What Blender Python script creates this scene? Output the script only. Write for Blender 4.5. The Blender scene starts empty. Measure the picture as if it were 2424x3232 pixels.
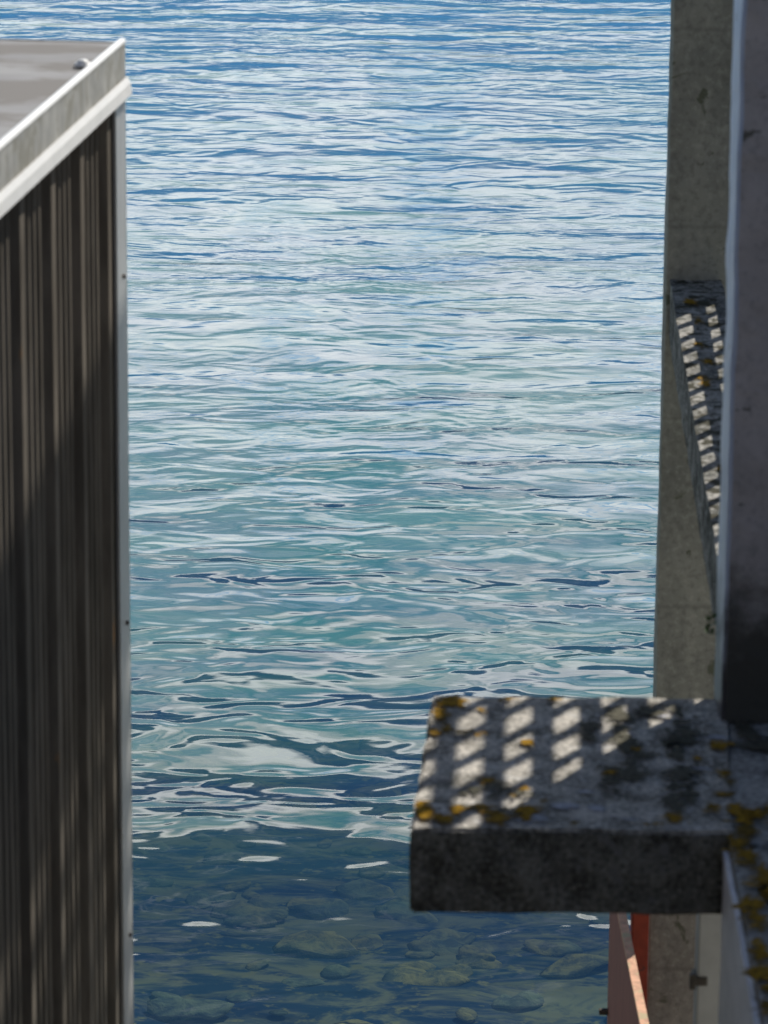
import bpy, bmesh, math, random
from mathutils import Vector, Matrix, Euler, noise as mnoise
random.seed(7)
S = bpy.context.scene
COL = S.collection
R = math.radians

# ------------------------------------------------------------------ camera
H = 8.0; F = 12860.0; PITCH = R(15); ROLL = 0.0078
fw = Vector((0, math.cos(PITCH), -math.sin(PITCH)))
up0 = Vector((0, math.sin(PITCH), math.cos(PITCH))); r0 = Vector((1, 0, 0))
rt = r0*math.cos(ROLL) + up0*math.sin(ROLL)
up = -r0*math.sin(ROLL) + up0*math.cos(ROLL)
cam_d = bpy.data.cameras.new('camera'); cam = bpy.data.objects.new('camera', cam_d); COL.objects.link(cam)
cam.matrix_world = Matrix(((rt.x, up.x, -fw.x, 0), (rt.y, up.y, -fw.y, 0), (rt.z, up.z, -fw.z, H), (0, 0, 0, 1)))
cam_d.sensor_fit = 'VERTICAL'; cam_d.sensor_height = 36; cam_d.lens = 36*F/3232
cam_d.clip_start = 0.1; cam_d.clip_end = 6000
cam_d.dof.use_dof = True; cam_d.dof.focus_distance = 27; cam_d.dof.aperture_fstop = 11
S.camera = cam
S.render.resolution_x = 768; S.render.resolution_y = 1024
S.view_settings.view_transform = 'Standard'; S.view_settings.look = 'None'
S.view_settings.exposure = 0; S.view_settings.gamma = 1

# ------------------------------------------------------------------ sun
SUN_AZ, SUN_EL = R(31), R(45)
sd = Vector((math.sin(SUN_AZ)*math.cos(SUN_EL), math.cos(SUN_AZ)*math.cos(SUN_EL), math.sin(SUN_EL)))
sun_d = bpy.data.lights.new('sun', 'SUN'); sun_d.energy = 5.0; sun_d.angle = R(0.5); sun_d.color = (1, .955, .88)
sun = bpy.data.objects.new('sun', sun_d); COL.objects.link(sun); sun.rotation_euler = sd.to_track_quat('Z', 'Y').to_euler()
sun.location = (6, 10, 14)

# ------------------------------------------------------------------ node helpers
class NT:
    def __init__(s, tree): s.t = tree; s.n = tree.nodes; s.l = tree.links
    def new(s, ty, **k):
        n = s.n.new(ty)
        for a, v in k.items(): setattr(n, a, v)
        return n
    def put(s, sock, v):
        if v is None: return
        if hasattr(v, 'is_output') or isinstance(v, bpy.types.NodeSocket): s.l.new(v, sock)
        else:
            if isinstance(v, (tuple, list)) and len(v) == 3 and len(sock.default_value) == 4: v = (*v, 1)
            sock.default_value = v
    def math(s, op, a, b=None, c=None, clamp=False):
        n = s.new('ShaderNodeMath', operation=op); n.use_clamp = clamp
        s.put(n.inputs[0], a)
        if b is not None: s.put(n.inputs[1], b)
        if c is not None: s.put(n.inputs[2], c)
        return n.outputs[0]
    def vmath(s, op, a, b=None):
        n = s.new('ShaderNodeVectorMath', operation=op); s.put(n.inputs[0], a)
        if b is not None: s.put(n.inputs[1], b)
        return n.outputs[0]
    def noise(s, vec, scale=1., detail=3., rough=.5, dist=0., out='Fac', lac=2.):
        n = s.new('ShaderNodeTexNoise'); s.put(n.inputs['Vector'], vec)
        for k, v in (('Scale', scale), ('Detail', detail), ('Roughness', rough), ('Distortion', dist), ('Lacunarity', lac)): s.put(n.inputs[k], v)
        return n.outputs[out]
    def rng(s, v, a, b, c=0., d=1., kind='SMOOTHSTEP'):
        n = s.new('ShaderNodeMapRange', interpolation_type=kind)
        for i, x in enumerate((v, a, b, c, d)): s.put(n.inputs[i], x)
        return n.outputs[0]
    def mix(s, f, a, b, blend='MIX'):
        n = s.new('ShaderNodeMix', data_type='RGBA', blend_type=blend)
        s.put(n.inputs[0], f); s.put(n.inputs[6], a); s.put(n.inputs[7], b); return n.outputs[2]
    def comb(s, x, y, z):
        n = s.new('ShaderNodeCombineXYZ'); s.put(n.inputs[0], x); s.put(n.inputs[1], y); s.put(n.inputs[2], z); return n.outputs[0]
    def sep(s, v):
        n = s.new('ShaderNodeSeparateXYZ'); s.put(n.inputs[0], v); return n.outputs
    def bump(s, h, strength=1., dist=1., normal=None):
        n = s.new('ShaderNodeBump'); s.put(n.inputs['Strength'], strength); s.put(n.inputs['Distance'], dist); s.put(n.inputs['Height'], h)
        if normal is not None: s.put(n.inputs['Normal'], normal)
        return n.outputs[0]

# ------------------------------------------------------------------ world: blue sky with a bright cloud bank over the far shore
W = bpy.data.worlds.new('World'); S.world = W; W.use_nodes = True
w = NT(W.node_tree); w.n.clear()
sky = w.new('ShaderNodeTexSky', sky_type='NISHITA'); sky.sun_disc = False
sky.sun_elevation = SUN_EL; sky.sun_rotation = SUN_AZ; sky.altitude = 400
tc = w.new('ShaderNodeTexCoord')
dx, dy, dz = w.sep(w.vmath('NORMALIZE', tc.outputs['Generated']))[:3]
el = w.math('MULTIPLY', w.math('ARCSINE', dz), 57.2958)
az = w.math('MULTIPLY', w.math('ARCTAN2', dx, dy), 57.2958)
cv = w.comb(w.math('MULTIPLY', az, .09), w.math('MULTIPLY', el, .30), 0.)
n1 = w.noise(cv, 1.0, 4, .55, .4)
n2 = w.noise(w.vmath('ADD', cv, (7.3, 2.1, 0)), 2.6, 4, .55, .3)
elw = w.math('ADD', el, w.math('MULTIPLY', w.math('SUBTRACT', n1, .5), 6.0))
elw2 = w.math('ADD', el, w.math('MULTIPLY', w.math('SUBTRACT', n2, .5), 4.0))
blue = w.vmath('MULTIPLY', sky.outputs[0], (.62, .64, .68))
hills = (1.1, 4.3, 8.8)
white = w.mix(w.rng(n2, .35, .65), (23, 25.5, 27), (31, 31.5, 31))
grey = (8.2, 13.2, 15.4)
cv2 = w.comb(w.math('MULTIPLY', az, .26), w.math('MULTIPLY', el, .55), 3.7)
n3 = w.noise(cv2, 1.0, 4, .55, .5)
grey = w.mix(w.rng(n3, .38, .54), (2.6, 8.6, 10.6), grey)
grey = w.mix(w.rng(n3, .50, .68), grey, (22, 24, 24.5))
c = w.mix(w.rng(elw2, 13.0, 15.0), white, grey)
holes = w.rng(w.noise(w.vmath('ADD', cv2, (1.3, 9.1, 0)), 1.6, 3, .5, .2), .52, .66)
c = w.mix(w.math('MULTIPLY', holes, w.rng(el, 16, 12)), c, (9, 16, 23))
nb = w.noise(w.comb(w.math('MULTIPLY', az, .38), w.math('MULTIPLY', el, .12), 9.4), 1., 2, .5)
elr = w.math('ADD', w.math('ADD', el, w.math('MULTIPLY', w.math('SUBTRACT', n3, .5), 3.0)), w.math('MULTIPLY', w.math('SUBTRACT', nb, .5), 3.4))
c = w.mix(w.rng(elr, 16.6, 17.4), c, w.mix(w.rng(n2, .4, .6), (15, 18, 18.5), (25, 26, 26)))
c = w.mix(w.rng(elr, 17.9, 18.6), c, (33, 34, 34))
c = w.mix(w.rng(elr, 18.9, 19.5), c, w.mix(w.rng(el, 45, 28), blue, (.9, 2.3, 5.4)))
wisp = w.math('MULTIPLY', w.rng(w.noise(w.vmath('ADD', cv2, (5.1, 2.2, 4.)), 1.3, 4, .6, .6), .5, .68), w.rng(el, 23.5, 20.5))
c = w.mix(w.math('MULTIPLY', wisp, .35), c, (14, 15, 17))
c = w.mix(w.rng(elw2, 9.6, 8.6), c, hills)
c = w.mix(w.rng(w.math('ADD', w.math('ABSOLUTE', az), w.math('MULTIPLY', n2, 8)), 24, 32), c, blue)      # the bank stands only over the open lake
bg = w.new('ShaderNodeBackground'); w.put(bg.inputs[0], c); bg.inputs[1].default_value = .10
wo = w.new('ShaderNodeOutputWorld'); w.l.new(bg.outputs[0], wo.inputs[0])

# ------------------------------------------------------------------ materials
def material(name):
    m = bpy.data.materials.new(name); m.use_nodes = True; t = NT(m.node_tree)
    b = t.n['Principled BSDF']; return m, t, b
def objco(t): return t.new('ShaderNodeTexCoord').outputs['Object']
def geoco(t): return t.new('ShaderNodeNewGeometry').outputs['Position']

def concrete(name, dark, light, scale=6., bump=.0025, spots=None, spot_amt=.55, streak=False, rough=.93, joints=None, speck=1.):
    m, t, b = material(name); p = geoco(t)
    v = t.vmath('MULTIPLY', p, (1, 1, .35)) if streak else p
    a = t.noise(v, scale, 7, .62, .3); f = t.noise(p, scale*9, 4, .6); g = t.noise(p, scale*45, 2, .5)
    col = t.mix(t.rng(a, .33, .67), dark, light)
    col = t.mix(t.math('MULTIPLY', t.rng(f, .53, .66), .6*speck), col, tuple(x*1.6 for x in light))
    col = t.mix(t.math('MULTIPLY', t.rng(f, .47, .36), .75*speck), col, tuple(x*.5 for x in dark))
    col = t.mix(t.math('MULTIPLY', t.rng(g, .58, .7), .35*speck), col, tuple(x*.4 for x in dark))
    if spots:
        s1 = t.noise(t.vmath('ADD', p, (3.1, 5.7, 1.2)), scale*1.7, 5, .65, .5)
        col = t.mix(t.rng(s1, spot_amt, spot_amt+.06), col, spots)
    if joints:
        z = t.sep(p)[2]
        q = t.math('PINGPONG', t.math('ADD', z, t.math('MULTIPLY', t.noise(p, 9, 3), .02)), joints/2)
        col = t.mix(t.math('MULTIPLY', t.rng(q, .012, .0), .3), col, tuple(x*.5 for x in dark))
    t.put(b.inputs['Base Color'], col); b.inputs['Roughness'].default_value = rough
    b.inputs['Specular IOR Level'].default_value = .25
    h = t.math('ADD', t.math('MULTIPLY', a, 2.0), t.math('ADD', f, t.math('MULTIPLY', g, .4)))
    t.put(b.inputs['Normal'], t.bump(h, 1., bump)); return m

M = {}
M['slab'] = concrete('weathered_concrete', (.19, .175, .145), (.66, .61, .53), 10, .006, (.66, .63, .58), .60)
M['slab_side'] = concrete('dark_side_concrete', (.085, .082, .066), (.29, .282, .245), 11, .006, (.24, .235, .22), .60)  # darker concrete for every ledge face below the top
M['slab_top2'] = concrete('dark_weathered_concrete', (.19, .18, .16), (.44, .42, .38), 9, .004, (.60, .57, .54), .60)
M['pillar'] = concrete('cast_concrete', (.29, .28, .235), (.44, .42, .35), 5, .0015, (.17, .175, .12), .62, True, joints=.62, speck=.4)
M['beam'] = concrete('mossy_concrete_with_shade_spots', (.10, .10, .085), (.42, .40, .36), 9, .003, (.055, .05, .03), .515)  # dark spots are moss, and also painted-in gaps between the sun patches

def plain(name, col, rough=.6, metal=0., spec=.5, var=.25, scale=12., dirt=None, dirt_th=.6, bump=.0, stretch=(1, 1, 1)):
    m, t, b = material(name); p = t.vmath('MULTIPLY', geoco(t), stretch)
    a = t.noise(p, scale, 6, .6, .2)
    c2 = t.mix(t.rng(a, .3, .7), tuple(x*(1-var) for x in col), tuple(min(1, x*(1+var)) for x in col))
    if dirt:
        d = t.noise(t.vmath('ADD', p, (4.2, 1.1, 7.7)), scale*.8, 6, .65, .4)
        c2 = t.mix(t.rng(d, dirt_th, dirt_th+.08), c2, dirt)
    t.put(b.inputs['Base Color'], c2); b.inputs['Roughness'].default_value = rough; b.inputs['Metallic'].default_value = metal
    b.inputs['Specular IOR Level'].default_value = spec
    if bump: t.put(b.inputs['Normal'], t.bump(a, 1., bump))
    return m
M['roof'] = plain('weathered_roof_felt', (.255, .25, .248), .8, var=.14, scale=3, dirt=(.165, .15, .135), dirt_th=.46, bump=.002, stretch=(.7, 1.5, 1))
M['white'] = plain('white_painted_steel', (.82, .81, .78), .45, var=.05, scale=9)
M['fascia'] = plain('grey_fascia_metal', (.42, .41, .375), .5, var=.22, scale=16, dirt=(.31, .29, .235), dirt_th=.50, stretch=(1, 1, .8))
M['trim'] = plain('pale_corner_metal', (.42, .415, .40), .33, var=.10, scale=14, dirt=(.30, .26, .2), dirt_th=.66, stretch=(1, 1, .5))
M['siding'] = plain('dark_brown_sheet_metal', (.17, .148, .122), .9, metal=.0, spec=.02, var=.3, scale=14, dirt=(.50, .24, .07), dirt_th=.655, stretch=(1.3, 1.3, .22))
M['rail'] = plain('galvanised_steel', (.32, .33, .34), .5, .6, var=.15)
M['plaster'] = None
M['pipe'] = plain('grey_plastic_pipe', (.46, .47, .47), .5, var=.08, scale=20)
M['clamp'] = plain('corroded_clamp', (.07, .06, .05), .7, var=.4, scale=40)
M['redbrown'] = plain('faded_red_steel', (.27, .095, .065), .75, var=.15, scale=20, dirt=(.06, .04, .035), dirt_th=.62, stretch=(1.5, 1.5, .3), bump=.001)
M['red'] = plain('red_painted_steel', (.42, .06, .025), .55, var=.15, scale=20, dirt=(.14, .05, .035), dirt_th=.62)
M['rustedge'] = plain('peeling_edge_paint', (.60, .33, .20), .8, var=.25, scale=25, dirt=(.46, .36, .20), dirt_th=.5)
M['leaf'] = plain('weed_green', (.05, .13, .02), .6, var=.4, scale=60)

def wall_mat():
    m, t, b = material('stained_purple_render'); p = geoco(t)
    x, y, z = t.sep(p)[:3]
    a = t.noise(p, 7, 7, .62, .3); f = t.noise(p, 70, 4, .6)
    col = t.mix(t.rng(a, .35, .65), (.50, .46, .445), (.62, .57, .555))
    col = t.mix(t.math('MULTIPLY', t.rng(f, .5, .7), .3), col, (.15, .14, .15))
    # damp black growth rising from the slab, a stain with its own ragged edge
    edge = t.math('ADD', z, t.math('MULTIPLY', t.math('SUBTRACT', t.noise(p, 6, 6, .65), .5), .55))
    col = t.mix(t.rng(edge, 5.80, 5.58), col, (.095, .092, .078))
    col = t.mix(t.math('MULTIPLY', t.rng(t.noise(t.vmath('MULTIPLY', p, (3, 3, 5)), 5, 5, .6), .64, .69), .8), col, (.08, .08, .055))
    t.put(b.inputs['Base Color'], col); b.inputs['Roughness'].default_value = .9
    t.put(b.inputs['Normal'], t.bump(t.math('ADD', a, f), 1., .0025)); return m
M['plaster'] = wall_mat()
def reveal_mat():
    m, t, b = material('pale_edge_with_sky_blue'); p = geoco(t); z = t.sep(p)[2]
    a = t.noise(p, 12, 6, .62, .3)
    col = t.mix(t.rng(a, .3, .7), (.66, .74, .88), (.80, .86, .96))  # pale paint, with the blue of the sky light put into its colour
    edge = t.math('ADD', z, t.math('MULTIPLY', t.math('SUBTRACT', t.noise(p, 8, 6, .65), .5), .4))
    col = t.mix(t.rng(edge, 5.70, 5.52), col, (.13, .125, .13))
    col = t.mix(t.rng(t.noise(p, 16, 5, .6), .66, .70), col, (.10, .10, .06))
    t.put(b.inputs['Base Color'], col); b.inputs['Roughness'].default_value = .42
    t.put(b.inputs['Normal'], t.bump(a, 1., .002)); return m
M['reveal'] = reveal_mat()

# ------------------------------------------------------------------ object helpers
def link(o, parent=None):
    COL.objects.link(o)
    if parent: o.parent = parent
    return o
def tag(o, label=None, cat=None, group=None, kind=None):
    for k, v in (('label', label), ('category', cat), ('group', group), ('kind', kind)):
        if v: o[k] = v
    return o
def empty(name, loc, rz=0.):
    o = bpy.data.objects.new(name, None); o.location = loc; o.rotation_euler = (0, 0, rz); o.empty_display_size = .2
    return link(o)
def obj(name, bm, mat, parent=None, smooth=False):
    me = bpy.data.meshes.new(name); bmesh.ops.recalc_face_normals(bm, faces=bm.faces); bm.to_mesh(me); bm.free()
    for m in (mat if isinstance(mat, list) else [mat]): me.materials.append(m)
    if smooth: me.polygons.foreach_set('use_smooth', [True]*len(me.polygons))
    return link(bpy.data.objects.new(name, me), parent)
def box(bm, a, b, mi=0, bevel=0.):
    vs = [bm.verts.new((x, y, z)) for x in (a[0], b[0]) for y in (a[1], b[1]) for z in (a[2], b[2])]
    fs = [bm.faces.new([vs[i] for i in q]) for q in ((0, 1, 3, 2), (4, 6, 7, 5), (0, 4, 5, 1), (2, 3, 7, 6), (0, 2, 6, 4), (1, 5, 7, 3))]
    for f in fs: f.material_index = mi
    if bevel:
        es = list({e for f in fs for e in f.edges}); bmesh.ops.bevel(bm, geom=es, offset=bevel, segments=2, affect='EDGES', profile=.5)
    return fs
def prism(bm, poly, z0, z1, mi=0):
    lo = [bm.verts.new((x, y, z0)) for x, y in poly]; hi = [bm.verts.new((x, y, z1)) for x, y in poly]
    n = len(poly); fs = [bm.faces.new(lo[::-1]), bm.faces.new(hi)]
    for i in range(n): fs.append(bm.faces.new((lo[i], lo[(i+1) % n], hi[(i+1) % n], hi[i])))
    for f in fs: f.material_index = mi
    return fs
def roughen(bm, cuts_len, amp, freq):
    """subdivide long edges and nudge the vertices, so cast edges are not ruler straight"""
    for _ in range(7):
        es = [e for e in bm.edges if e.calc_length() > cuts_len]
        if not es: break
        bmesh.ops.subdivide_edges(bm, edges=es, cuts=1, use_grid_fill=True)
    bmesh.ops.triangulate(bm, faces=bm.faces)
    for v in bm.verts:
        n = mnoise.noise_vector(v.co*freq) + .5*mnoise.noise_vector(v.co*freq*2.7)
        v.co += n*amp
def crust(bm, cx, cy, z, rx, ry, seed=0):
    """a thin sheet; its material eats the rim away raggedly (attribute rim: 0 centre .. 1 edge)"""
    lay = bm.verts.layers.float.get('rim') or bm.verts.layers.float.new('rim')
    k, rings = 20, 4; prev = None; z += (seed % 37)*.00004
    c0 = bm.verts.new((cx, cy, z)); c0[lay] = 0
    for j_ in range(1, rings+1):
        ring = []
        for i_ in range(k):
            t_ = 6.2832*i_/k; v = bm.verts.new((cx+math.cos(t_)*rx*j_/rings, cy+math.sin(t_)*ry*j_/rings, z-.0005*(j_ == rings))); v[lay] = j_/rings; ring.append(v)
        for i_ in range(k):
            n_ = (i_+1) % k
            if prev: bm.faces.new((prev[i_], ring[i_], ring[n_], prev[n_]))
            else: bm.faces.new((c0, ring[i_], ring[n_]))
        prev = ring
def crust_mat(name, c1, c2, dark):
    m, t, b = material(name); p = geoco(t)
    at = t.new('ShaderNodeAttribute', attribute_name='rim').outputs['Fac']
    n = t.noise(p, 38, 6, .72, .4); n_ = t.noise(p, 9, 3, .6)
    k = t.math('ADD', at, t.math('ADD', t.math('MULTIPLY', t.math('SUBTRACT', n, .5), 3.6), t.math('MULTIPLY', t.math('SUBTRACT', n_, .5), 1.6)))
    mask = t.rng(k, .58, .38)
    f = t.noise(p, 120, 3, .6)
    col = t.mix(t.rng(f, .4, .6), c1, c2); col = t.mix(t.math('MULTIPLY', t.rng(n_, .5, .6), .7), col, dark)
    t.put(b.inputs['Base Color'], col); b.inputs['Roughness'].default_value = .95; b.inputs['Specular IOR Level'].default_value = .05
    t.put(b.inputs['Alpha'], mask); t.put(b.inputs['Normal'], t.bump(f, 1., .002)); return m
M['lichen'] = crust_mat('orange_lichen', (.17, .095, .010), (.40, .225, .02), (.08, .06, .02))
M['lichen_grey'] = crust_mat('pale_lichen', (.36, .36, .38), (.52, .52, .55), (.28, .28, .29))

def ray(px, py):
    return fw + rt*((px-1212)/F) - up*((py-1616)/F)
def atz(px, py, z):
    d = ray(px, py); return Vector((0, 0, H)) + d*((z-H)/d.z)

# ------------------------------------------------------------------ water and bed
def water_mat():
    m = bpy.data.materials.new('lake_water'); m.use_nodes = True; t = NT(m.node_tree); t.n.clear()
    p = geoco(t); x, y, z = t.sep(p)[:3]
    # wind ruffles more water far out than by the wall
    far = t.rng(y, 22, 44)
    wx = t.noise(t.vmath('MULTIPLY', p, (.35, .5, 1)), 1., 2, .5, 0., 'Color')
    q = t.vmath('ADD', p, t.vmath('MULTIPLY', t.vmath('SUBTRACT', wx, (.5, .5, .5)), (.9, .9, 0)))
    a = t.noise(t.vmath('MULTIPLY', q, (.55, 1.1, 1)), 1., 1, .45)
    b_ = t.noise(t.vmath('MULTIPLY', q, (2.0, 3.1, 1)), 1., 1.2, .5, .6)
    c_ = t.noise(t.vmath('MULTIPLY', q, (4.2, 9.0, 1)), 1., 2, .5, .3)
    calm = t.rng(t.noise(t.vmath('MULTIPLY', p, (.10, .12, 1)), 1., 2, .5), .38, .62, .45, 1.1)
    yw = t.math('ADD', y, t.math('MULTIPLY', t.math('SUBTRACT', t.noise(t.vmath('MULTIPLY', p, (.8, .55, 1)), 1., 2, .5), .5), 4.5))
    gust = t.rng(t.noise(t.vmath('MULTIPLY', p, (.07, .045, 1)), 1., 2, .5), .35, .65, .45, 1.45)
    h = t.math('MULTIPLY', a, t.math('MULTIPLY', t.math('ADD', t.rng(yw, 19.8, 23.2, .0055, .023), t.rng(y, 40, 56, .002, .044)), gust))
    h = t.math('ADD', h, t.math('MULTIPLY', b_, t.math('ADD', t.rng(yw, 20.0, 23.6, .0026, .0100), t.math('MULTIPLY', gust, t.rng(y, 39, 55, .0005, .0095)))))
    h = t.math('ADD', h, t.math('MULTIPLY', c_, t.math('MULTIPLY', calm, t.rng(far, 0, 1, .0004, .0035))))
    nrm = t.bump(h, 1., 1.)
    fr = t.new('ShaderNodeFresnel'); fr.inputs[0].default_value = 1.36; t.put(fr.inputs['Normal'], nrm)
    gl = t.new('ShaderNodeBsdfGlossy'); t.put(gl.inputs['Roughness'], t.rng(y, 22, 50, .015, .085)); t.put(gl.inputs['Normal'], nrm)
    tr = t.new('ShaderNodeBsdfTransparent'); tr.inputs[0].default_value = (.74, .83, .85, 1)
    df = t.new('ShaderNodeBsdfDiffuse')
    tone = t.noise(t.vmath('MULTIPLY', q, (.5, 1.3, 1)), 1., 3, .55)
    t.put(df.inputs[0], t.mix(t.rng(tone, .38, .62), (.012, .050, .095), (.020, .085, .092)))
    mx = t.new('ShaderNodeMixShader'); t.put(mx.inputs[0], t.rng(y, 20, 27, .16, .80)); t.l.new(tr.outputs[0], mx.inputs[1]); t.l.new(df.outputs[0], mx.inputs[2])
    m2 = t.new('ShaderNodeMixShader'); t.l.new(fr.outputs[0], m2.inputs[0]); t.l.new(mx.outputs[0], m2.inputs[1]); t.l.new(gl.outputs[0], m2.inputs[2])
    o = t.new('ShaderNodeOutputMaterial'); t.l.new(m2.outputs[0], o.inputs[0]); return m
bm = bmesh.new()
vs = [bm.verts.new(v) for v in ((-900, -60, 0), (900, -60, 0), (900, 2500, 0), (-900, 2500, 0))]; bm.faces.new(vs)
tag(obj('water', bm, water_mat()), kind='structure')

def bed_mat():
    m, t, b = material('lake_bed'); p = geoco(t)
    a = t.noise(t.vmath('MULTIPLY', p, (.8, 1.5, 1)), 1.8, 6, .65, 1.0); f = t.noise(p, 7, 5, .6)
    col = t.mix(t.rng(a, .42, .62), (.04, .08, .13), (.42, .40, .20))
    col = t.mix(t.rng(f, .55, .68), col, (.44, .40, .16))
    t.put(b.inputs['Base Color'], col); b.inputs['Roughness'].default_value = 1; b.inputs['Specular IOR Level'].default_value = 0
    return m
bm = bmesh.new()
nx, ny = 60, 90; g = []
for j in range(ny+1):
    yy = -60 + 2560*(j/ny)**2.2
    row = []
    for i in range(nx+1):
        u = i/nx*2-1; xx = 900*abs(u)**2.5*(1 if u > 0 else -1)
        dep = -1.3-.08*max(0, yy-22) if yy < 80 else -6
        row.append(bm.verts.new((xx, yy, max(dep, -6)+.12*mnoise.noise(Vector((xx*.8, yy*.8, 0))))))
    g.append(row)
for j in range(ny):
    for i in range(nx): bm.faces.new((g[j][i], g[j][i+1], g[j+1][i+1], g[j+1][i]))
tag(obj('lake_bed', bm, bed_mat(), smooth=True), kind='structure')
def rock_mat():
    m, t, b = material('algae_covered_rock'); p = geoco(t)
    a = t.noise(p, 1.1, 3, .6); f = t.noise(p, 8, 5, .65, .4)
    col = t.mix(t.rng(a, .40, .60), (.34, .38, .22), (.60, .50, .18))
    col = t.mix(t.math('MULTIPLY', t.rng(f, .60, .36), .7), col, (.07, .10, .11))
    t.put(b.inputs['Base Color'], col); b.inputs['Roughness'].default_value = 1; b.inputs['Specular IOR Level'].default_value = 0
    t.put(b.inputs['Normal'], t.bump(f, 1., .03)); return m
bm = bmesh.new(); rr = random.Random(11)
for k in range(420):
    x = rr.uniform(-4.5, 4.5); y = 19+rr.random()**1.3*12; r = rr.uniform(.05, .17)*(1.25 if k % 9 == 0 else 1)
    mt = Matrix.Translation((x, y, -1.3-.08*max(0, y-22)+r*.05)) @ Matrix.Rotation(rr.uniform(0, 6.28), 4, 'Z') @ Matrix.Diagonal((r*rr.uniform(1, 2.0), r, r*.20, 1))
    res = bmesh.ops.create_icosphere(bm, subdivisions=2, radius=1, matrix=mt)
    for v in res['verts']: v.co += mnoise.noise_vector(v.co*5+Vector((k, 0, 0)))*r*.42
tag(obj('rocks', bm, rock_mat(), smooth=True), 'olive and green rocks lying on the bed under the clear shallow water', 'rocks', kind='stuff')

# ------------------------------------------------------------------ shed at the left (local +x is out of the long wall, +y runs away to its far corner)
shed = empty('metal_shed', (-.613, 9.447, 3.0), R(-6.1))
tag(shed, 'dark ribbed metal shed with a pale flat roof and white eave trim', 'shed')
TOP = 3.6
bm = bmesh.new(); bm_grid = []
box(bm, (-2.6, -4.2, TOP-.10), (-.012, -.0, TOP-.006))
obj('roof', bm, M['roof'], shed)
bm = bmesh.new()                                      # fascia and its rolled top edge
box(bm, (-.010, -4.2, TOP-.104), (.0, .0, TOP-.004))
box(bm, (-2.6, .0015, TOP-.104), (-.0, .010, TOP-.004))
obj('fascia', bm, M['fascia'], shed)
bm = bmesh.new()
prof = [(-.016+.010*math.cos(a_), TOP-.004+.009*math.sin(a_)) for a_ in [math.pi*i/8 for i in range(9)]]
prof = [(px_+.008, pz_) for px_, pz_ in prof]
for yy in (0,):
    A = [bm.verts.new((x, -4.2, z)) for x, z in prof]; B = [bm.verts.new((x, .011, z)) for x, z in prof]
    for i in range(8): bm.faces.new((A[i], A[i+1], B[i+1], B[i]))
    bm.faces.new(B); bm.faces.new(A[::-1]); bm.faces.new((A[0], B[0], B[8], A[8]))
obj('edge_bead', bm, M['white'], shed, False)
bm = bmesh.new()                                      # drip flashing: a folded strip leaning outwards below the fascia
pr = [(.0015, TOP-.088), (.004, TOP-.085), (.012, TOP-.100), (.015, TOP-.126), (.011, TOP-.129), (.0015, TOP-.129)]
A = [bm.verts.new((x, -4.2, z)) for x, z in pr]; B = [bm.verts.new((x, .012, z)) for x, z in pr]
for i in range(len(pr)): bm.faces.new((A[i], A[(i+1) % len(pr)], B[(i+1) % len(pr)], B[i]))
bm.faces.new(B); bm.faces.new(A[::-1])
obj('drip_flashing', bm, M['white'], shed)
# ribbed wall sheet
bm = bmesh.new(); line = []; y = -.10
P = .345
pts = []
for k in range(14):
    y0 = -.125-k*P
    pts += [(y0, 0), (y0-.012, .020), (y0-.060, .020), (y0-.072, 0)]
    for q in (.105, .165, .225, .285):
        pts += [(y0-q, 0), (y0-q-.006, .006), (y0-q-.020, .006), (y0-q-.026, 0)]
base = -.030
pts = [(0.0, 0)] + pts
top = [bm.verts.new((base+h_, y_, TOP-.105)) for y_, h_ in pts]; bot = [bm.verts.new((base+h_, y_, 0)) for y_, h_ in pts]
for i in range(len(pts)-1): bm.faces.new((top[i], bot[i], bot[i+1], top[i+1]))
sid = obj('ribbed_siding', bm, M['siding'], shed)
bm = bmesh.new(); box(bm, (-2.6, -4.2, 0), (-.045, -.012, TOP-.105)); obj('core_wall', bm, M['siding'], shed)
bm = bmesh.new()
box(bm, (-.010, -.125, .0), (.0, .0, TOP-.130), bevel=.003); box(bm, (-.13, .0012, .0), (.0, .010, TOP-.130), bevel=.002)
ct = obj('corner_trim', bm, M['trim'], shed)
for zz in (3.05, 2.2, 1.4):
    bm = bmesh.new(); bmesh.ops.create_uvsphere(bm, u_segments=10, v_segments=6, radius=.006, matrix=Matrix.Translation((.001, -.045, zz)))
    obj('rivet', bm, M['clamp'], ct, True)
bm = bmesh.new()
bpos = Matrix.Rotation(R(6.1), 3, 'Z') @ (atz(262, 192, 6.61)-Vector((-.613, 9.447, 3.0)))
mt = Matrix.Translation((bpos.x, bpos.y, TOP+.002))
bmesh.ops.create_cone(bm, cap_ends=True, segments=16, radius1=.022, radius2=.019, depth=.006, matrix=mt)
bmesh.ops.create_uvsphere(bm, u_segments=16, v_segments=8, radius=.015, matrix=Matrix.Translation((bpos.x, bpos.y, TOP+.003)) @ Matrix.Diagonal((1, 1, .75, 1)))
obj('fixing_bolt', bm, M['white'], shed, True)
bm = bmesh.new(); box(bm, (-5, 3.5, -3), (-.30, 9.3, 3.0), bevel=.02)
pier = obj('quay_wall', bm, M['pillar']); tag(pier, 'concrete quay block carrying the dark metal shed', 'quay wall')

# ------------------------------------------------------------------ right hand: wall, ledge, pillar, beam
PX0 = .880
bm = bmesh.new(); box(bm, (PX0, 12.55, -2.0), (1.20, 12.67, 9.6), bevel=.006); roughen(bm, .11, .0035, 7)
pil = obj('concrete_pillar', bm, M['pillar']); tag(pil, 'tall rough grey concrete pillar rising out of the water behind the ledge', 'pillar')

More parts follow.
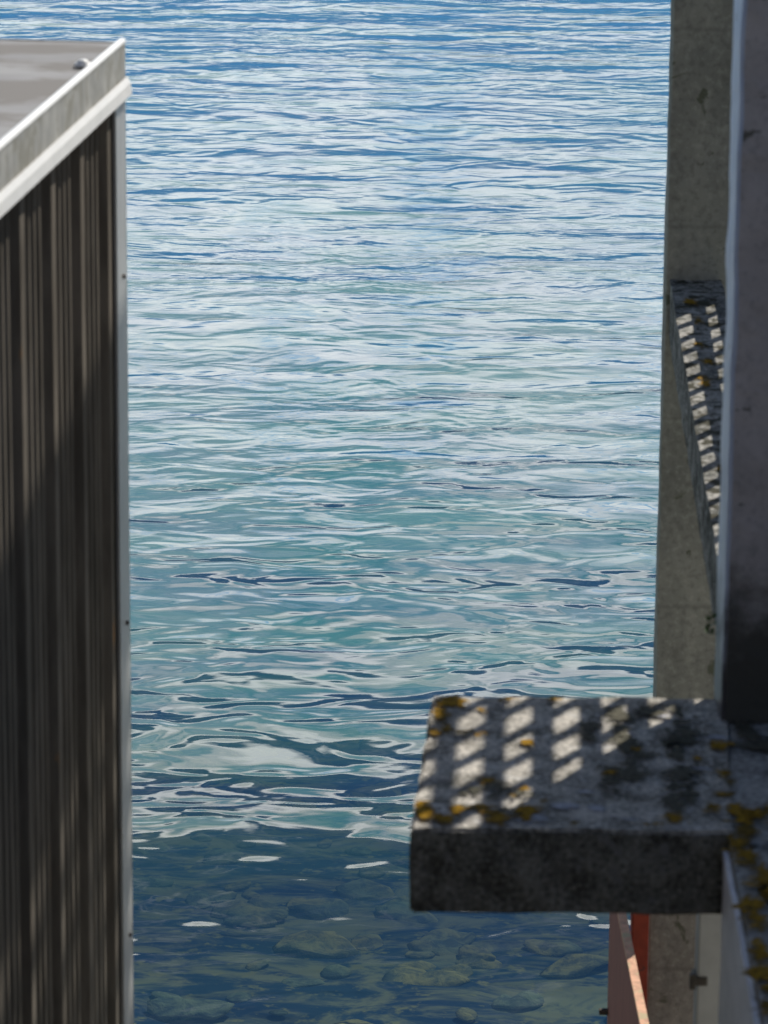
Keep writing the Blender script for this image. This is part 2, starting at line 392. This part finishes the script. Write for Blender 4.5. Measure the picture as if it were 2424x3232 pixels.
bm = bmesh.new()
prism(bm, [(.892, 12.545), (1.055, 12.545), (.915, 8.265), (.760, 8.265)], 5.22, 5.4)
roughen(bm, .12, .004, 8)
beam = obj('concrete_beam', bm, M['beam']); tag(beam, 'narrow concrete beam, moss and painted shade spots on top, running back to the pillar, speckled with sunlight', 'beam')

bm = bmesh.new(); prism(bm, [(.055, 7.365), (.675, 7.365), (.730, 8.21), (.105, 8.21)], 5.229, 5.4)
bmesh.ops.bevel(bm, geom=list(bm.edges), offset=.006, segments=2, affect='EDGES'); roughen(bm, .045, .0042, 10)
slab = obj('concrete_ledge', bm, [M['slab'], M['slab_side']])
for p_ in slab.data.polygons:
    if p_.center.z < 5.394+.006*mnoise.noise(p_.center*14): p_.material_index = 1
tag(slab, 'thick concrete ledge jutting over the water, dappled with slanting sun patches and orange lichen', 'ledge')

bm = bmesh.new(); prism(bm, [(.624, 5.2), (2.6, 5.2), (2.6, 8.04), (.72, 8.04), (.664, 7.33)], -2, 5.397)
roughen(bm, .12, .003, 9)
low = obj('parapet_wall', bm, M['slab_top2']); tag(low, 'lichen crusted wall top at the lower right with pale side face', 'wall')

bm = bmesh.new(); fs = box(bm, (.702, 8.05, 5.380), (2.6, 8.255, 10.2))
bmesh.ops.bevel(bm, geom=list(bm.edges), offset=.008, segments=2, affect='EDGES'); roughen(bm, .07, .0045, 9)
bw = obj('rendered_wall', bm, [M['plaster'], M['reveal']]); tag(bw, 'purplish grey rendered house wall with a pale edge coloured sky-lit blue', 'wall')
for p_ in bw.data.polygons:
    c_ = p_.center
    if c_.x < .715+.010*mnoise.noise(Vector((0, 0, c_.z*7))) + .006*mnoise.noise(Vector((3, 0, c_.z*23))): p_.material_index = 1

# lichen
lp = [(1400, 2215, 50, 22), (1365, 2260, 30, 30), (1400, 2300, 35, 18), (1480, 2312, 50, 12), (1365, 2310, 20, 20), (1520, 2240, 18, 10), (1745, 2205, 28, 9), (1600, 2208, 30, 8), (1300, 2590, 28, 34),
      (1335, 2600, 30, 25), (1395, 2600, 45, 18), (1440, 2560, 20, 16), (1530, 2555, 40, 18), (1570, 2590, 40, 20), (1655, 2550, 40, 18), (1655, 2490, 18, 8), (1620, 2515, 15, 7), (1540, 2465, 35, 12),
      (1660, 2575, 20, 12), (1710, 2530, 16, 8), (1665, 2345, 20, 9), (1800, 2280, 18, 8), (1810, 2610, 30, 10), (1925, 2440, 22, 7), (2015, 2365, 18, 7), (2195, 2395, 24, 9), (2275, 2355, 32, 16),
      (2250, 2550, 32, 13), (2290, 2440, 28, 10), (2305, 2470, 26, 14), (2295, 2508, 34, 9), (2130, 2585, 40, 14), (2070, 2600, 30, 9), (2060, 2605, 40, 6)]
bm = bmesh.new()
for i, (x, y, rx, ry) in enumerate(lp):
    rx, ry = rx*1.45/1540, ry*1.45/480; c_ = atz(x, y, 5.405); c_.y = max(c_.y, 7.370+ry*.72); c_.x = max(c_.x, .058+rx*.75+(c_.y-7.36)*.06); crust(bm, c_.x, c_.y, 5.4058, rx, min(ry, c_.y-7.368), i)
obj('lichen', bm, M['lichen'], slab)['kind'] = 'stuff'
bm = bmesh.new()
for i, (x, y, rx, ry) in enumerate([(1700, 2590, 40, 18), (1780, 2540, 40, 12), (1880, 2545, 30, 12), (1640, 2590, 50, 8), (2170, 2320, 60, 7), (2250, 2325, 50, 6), (1990, 2622, 60, 4), (2200, 2425, 60, 6), (1850, 2500, 40, 8), (2100, 2260, 40, 5)]):
    c_ = atz(x, y, 5.404); crust(bm, c_.x, max(c_.y, 7.42), 5.4035, rx*1.4/1540, ry*1.3/480, i)
obj('pale_crust', bm, M['lichen_grey'], slab)['kind'] = 'stuff'
bm = bmesh.new(); rr = random.Random(5)
for i in range(46):
    y = rr.uniform(2560, 3300); xl = 2285+max(0, (y-2640))*.19
    x = xl+14+rr.random()**1.3*170; c_ = atz(x, y, 5.40); crust(bm, c_.x+.012, c_.y, 5.4035, rr.uniform(.03, .06), rr.uniform(.05, .12), i)
obj('lichen', bm, M['lichen'], low)['kind'] = 'stuff'
bm = bmesh.new()
for i, (x, y) in enumerate([(1420, 0)]): pass
for i in range(14):
    yy = 8.5+i*.29+rr.uniform(-.1, .1); xx = .80+(yy-8.5)*.034+rr.uniform(0, .12); crust(bm, xx, yy, 5.4035, .03, .08, i)
obj('lichen', bm, M['lichen'], beam)['kind'] = 'stuff'

M['dark_patches'] = crust_mat('dark_patch_sheet', (.085, .08, .06), (.14, .13, .095), (.06, .058, .042))  # dark ragged patches along the wall foot and over the ledge
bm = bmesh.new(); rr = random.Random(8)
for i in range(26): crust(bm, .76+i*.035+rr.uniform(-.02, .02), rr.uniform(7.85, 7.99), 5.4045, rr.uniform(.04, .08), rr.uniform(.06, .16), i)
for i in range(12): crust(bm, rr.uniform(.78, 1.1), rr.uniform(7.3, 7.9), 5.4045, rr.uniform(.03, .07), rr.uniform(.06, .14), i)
obj('dark_patches', bm, M['dark_patches'], low)['kind'] = 'stuff'
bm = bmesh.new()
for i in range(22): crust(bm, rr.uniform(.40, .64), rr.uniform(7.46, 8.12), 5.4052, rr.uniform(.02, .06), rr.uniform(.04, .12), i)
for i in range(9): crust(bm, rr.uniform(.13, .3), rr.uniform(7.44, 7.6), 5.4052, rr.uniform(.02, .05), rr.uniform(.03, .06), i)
obj('dark_patches', bm, M['dark_patches'], slab)['kind'] = 'stuff'

# pale plastered cheek of the lower wall and the pipe under the ledge
bm = bmesh.new(); prism(bm, [(.612, 5.2), (.622, 5.2), (.662, 7.325), (.652, 7.33)], 2.0, 5.375); roughen(bm, .10, .0025, 9)
obj('side_render', bm, plain('pale_side_render', (.84, .82, .84), .5, var=.12, scale=14), low)

dp = empty('drain_pipe', (.730, 8.50, 0)); tag(dp, 'pale grey square drain pipe with a dark clamp under the ledge', 'drain pipe')
bm = bmesh.new(); box(bm, (-.028, -.03, -2), (.040, .03, 5.20), bevel=.006); obj('pipe', bm, M['pipe'], dp)
bm = bmesh.new(); box(bm, (-.036, -.036, 4.648), (-.004, .02, 4.668), bevel=.002); box(bm, (-.044, -.040, 4.640), (-.030, -.024, 4.676), bevel=.002)
obj('clamp', bm, M['clamp'], dp)

# lattice screen standing along the beam on its right, closed panel above
XS, TL = .972, math.tan(R(2.0))
sc = empty('lattice_screen', (XS, 8.3, 5.4), R(-2.0)); tag(sc, 'galvanised lattice screen with closed top panel to the right of the beam', 'screen')
def fl(x, y):  # where the sun ray that reaches a point of the ledge crosses the screen: (distance along it, height above the ledge)
    p_ = atz(x, y, 5.4); k = (XS+TL*(p_.y-8.3)-p_.x)/(sd.x-TL*sd.y); return (p_.y+sd.y*k-8.3)/math.cos(R(2)), sd.z*k
yb, _ = fl(1478, 2318); _, zr = fl(1556, 2300); _, zb = fl(2190, 925)
PY, PZ, PZ2 = .171, .2035, .162
bm = bmesh.new()
for k in range(-40, 40):
    y = yb+k*PY
    if .03 < y < 4.20: box(bm, (-.006, y-.024, .02), (.006, y+.024, 3.08))
obj('upright_bars', bm, M['rail'], sc)
zs = [zr+k*PZ for k in range(-20, 20) if .50 < zr+k*PZ < 3.06] + [zb+k*PZ2 for k in range(-6, 20) if .02 < zb+k*PZ2 < .46]
bm = bmesh.new()
for z in zs:
    hh = .034 if z > .5 else .036
    box(bm, (-.004, .0, z-hh), (.012, 4.22, z+hh))
obj('cross_rails', bm, M['rail'], sc)
bm = bmesh.new(); box(bm, (-.01, 0, 3.10), (.012, 4.22, 3.92)); obj('top_panel', bm, M['rail'], sc)

# unseen dark block close behind the camera, added to hold back sky light
bm = bmesh.new(); box(bm, (-14, -9, -2), (16, -1.2, 10.5), bevel=.03)
hs = obj('sky_blocker', bm, plain('sky_blocker_dark', (.06, .055, .05), .85, scale=3)); tag(hs, 'unseen dark block behind the viewpoint, added to hold back sky light', 'light blocker')

# rusty red steel frame beside the pillar foot
fr_ = empty('red_steel_fender', (.78, 11.6, -2)); tag(fr_, 'rusty red steel fender frame below the ledge, beside the pillar foot', 'fender')
bm = bmesh.new()
prism(bm, [(.752-.78, 1.0), (.775-.78, 1.0), (.815-.78, -1.2), (.792-.78, -1.2)], 0, 5.385); obj('side_plate', bm, M['redbrown'], fr_)
bm = bmesh.new(); prism(bm, [(.750-.78, 1.005), (.777-.78, 1.005), (.817-.78, -1.205), (.790-.78, -1.205)], 5.387, 5.400); obj('top_edge', bm, M['rustedge'], fr_)
bm = bmesh.new(); box(bm, (.815-.78, .80, 0), (.868-.78, .90, 5.65), bevel=.003); obj('red_post', bm, M['red'], fr_)
bm = bmesh.new()
bmesh.ops.create_cone(bm, cap_ends=True, segments=8, radius1=.012, radius2=.012, depth=.03, matrix=Matrix.Translation((-.042, .97, 4.93)) @ Matrix.Rotation(R(90), 4, 'Y')); obj('bolt', bm, M['clamp'], fr_)

# weed sprouting at the wall edge
bm = bmesh.new(); rr = random.Random(3)
for k in range(26):
    a = rr.uniform(0, 6.28); L = rr.uniform(.010, .028); w_ = L*.22; tilt = rr.uniform(.2, 1.1)
    o_ = Vector((rr.uniform(-.008, .008), rr.uniform(-.008, .008), rr.uniform(-.02, .02)))
    d = Vector((math.cos(a)*math.cos(tilt), math.sin(a)*math.cos(tilt), math.sin(tilt))); s_ = d.cross(Vector((0, 0, 1))).normalized()*w_
    v4 = [bm.verts.new(o_), bm.verts.new(o_+d*L*.5+s_), bm.verts.new(o_+d*L), bm.verts.new(o_+d*L*.5-s_)]; bm.faces.new(v4)
wd = obj('weed', bm, M['leaf']); wd.location = (.690, 8.20, 5.56); tag(wd, 'tiny green weed growing from the foot of the pale blue wall edge', 'weed')
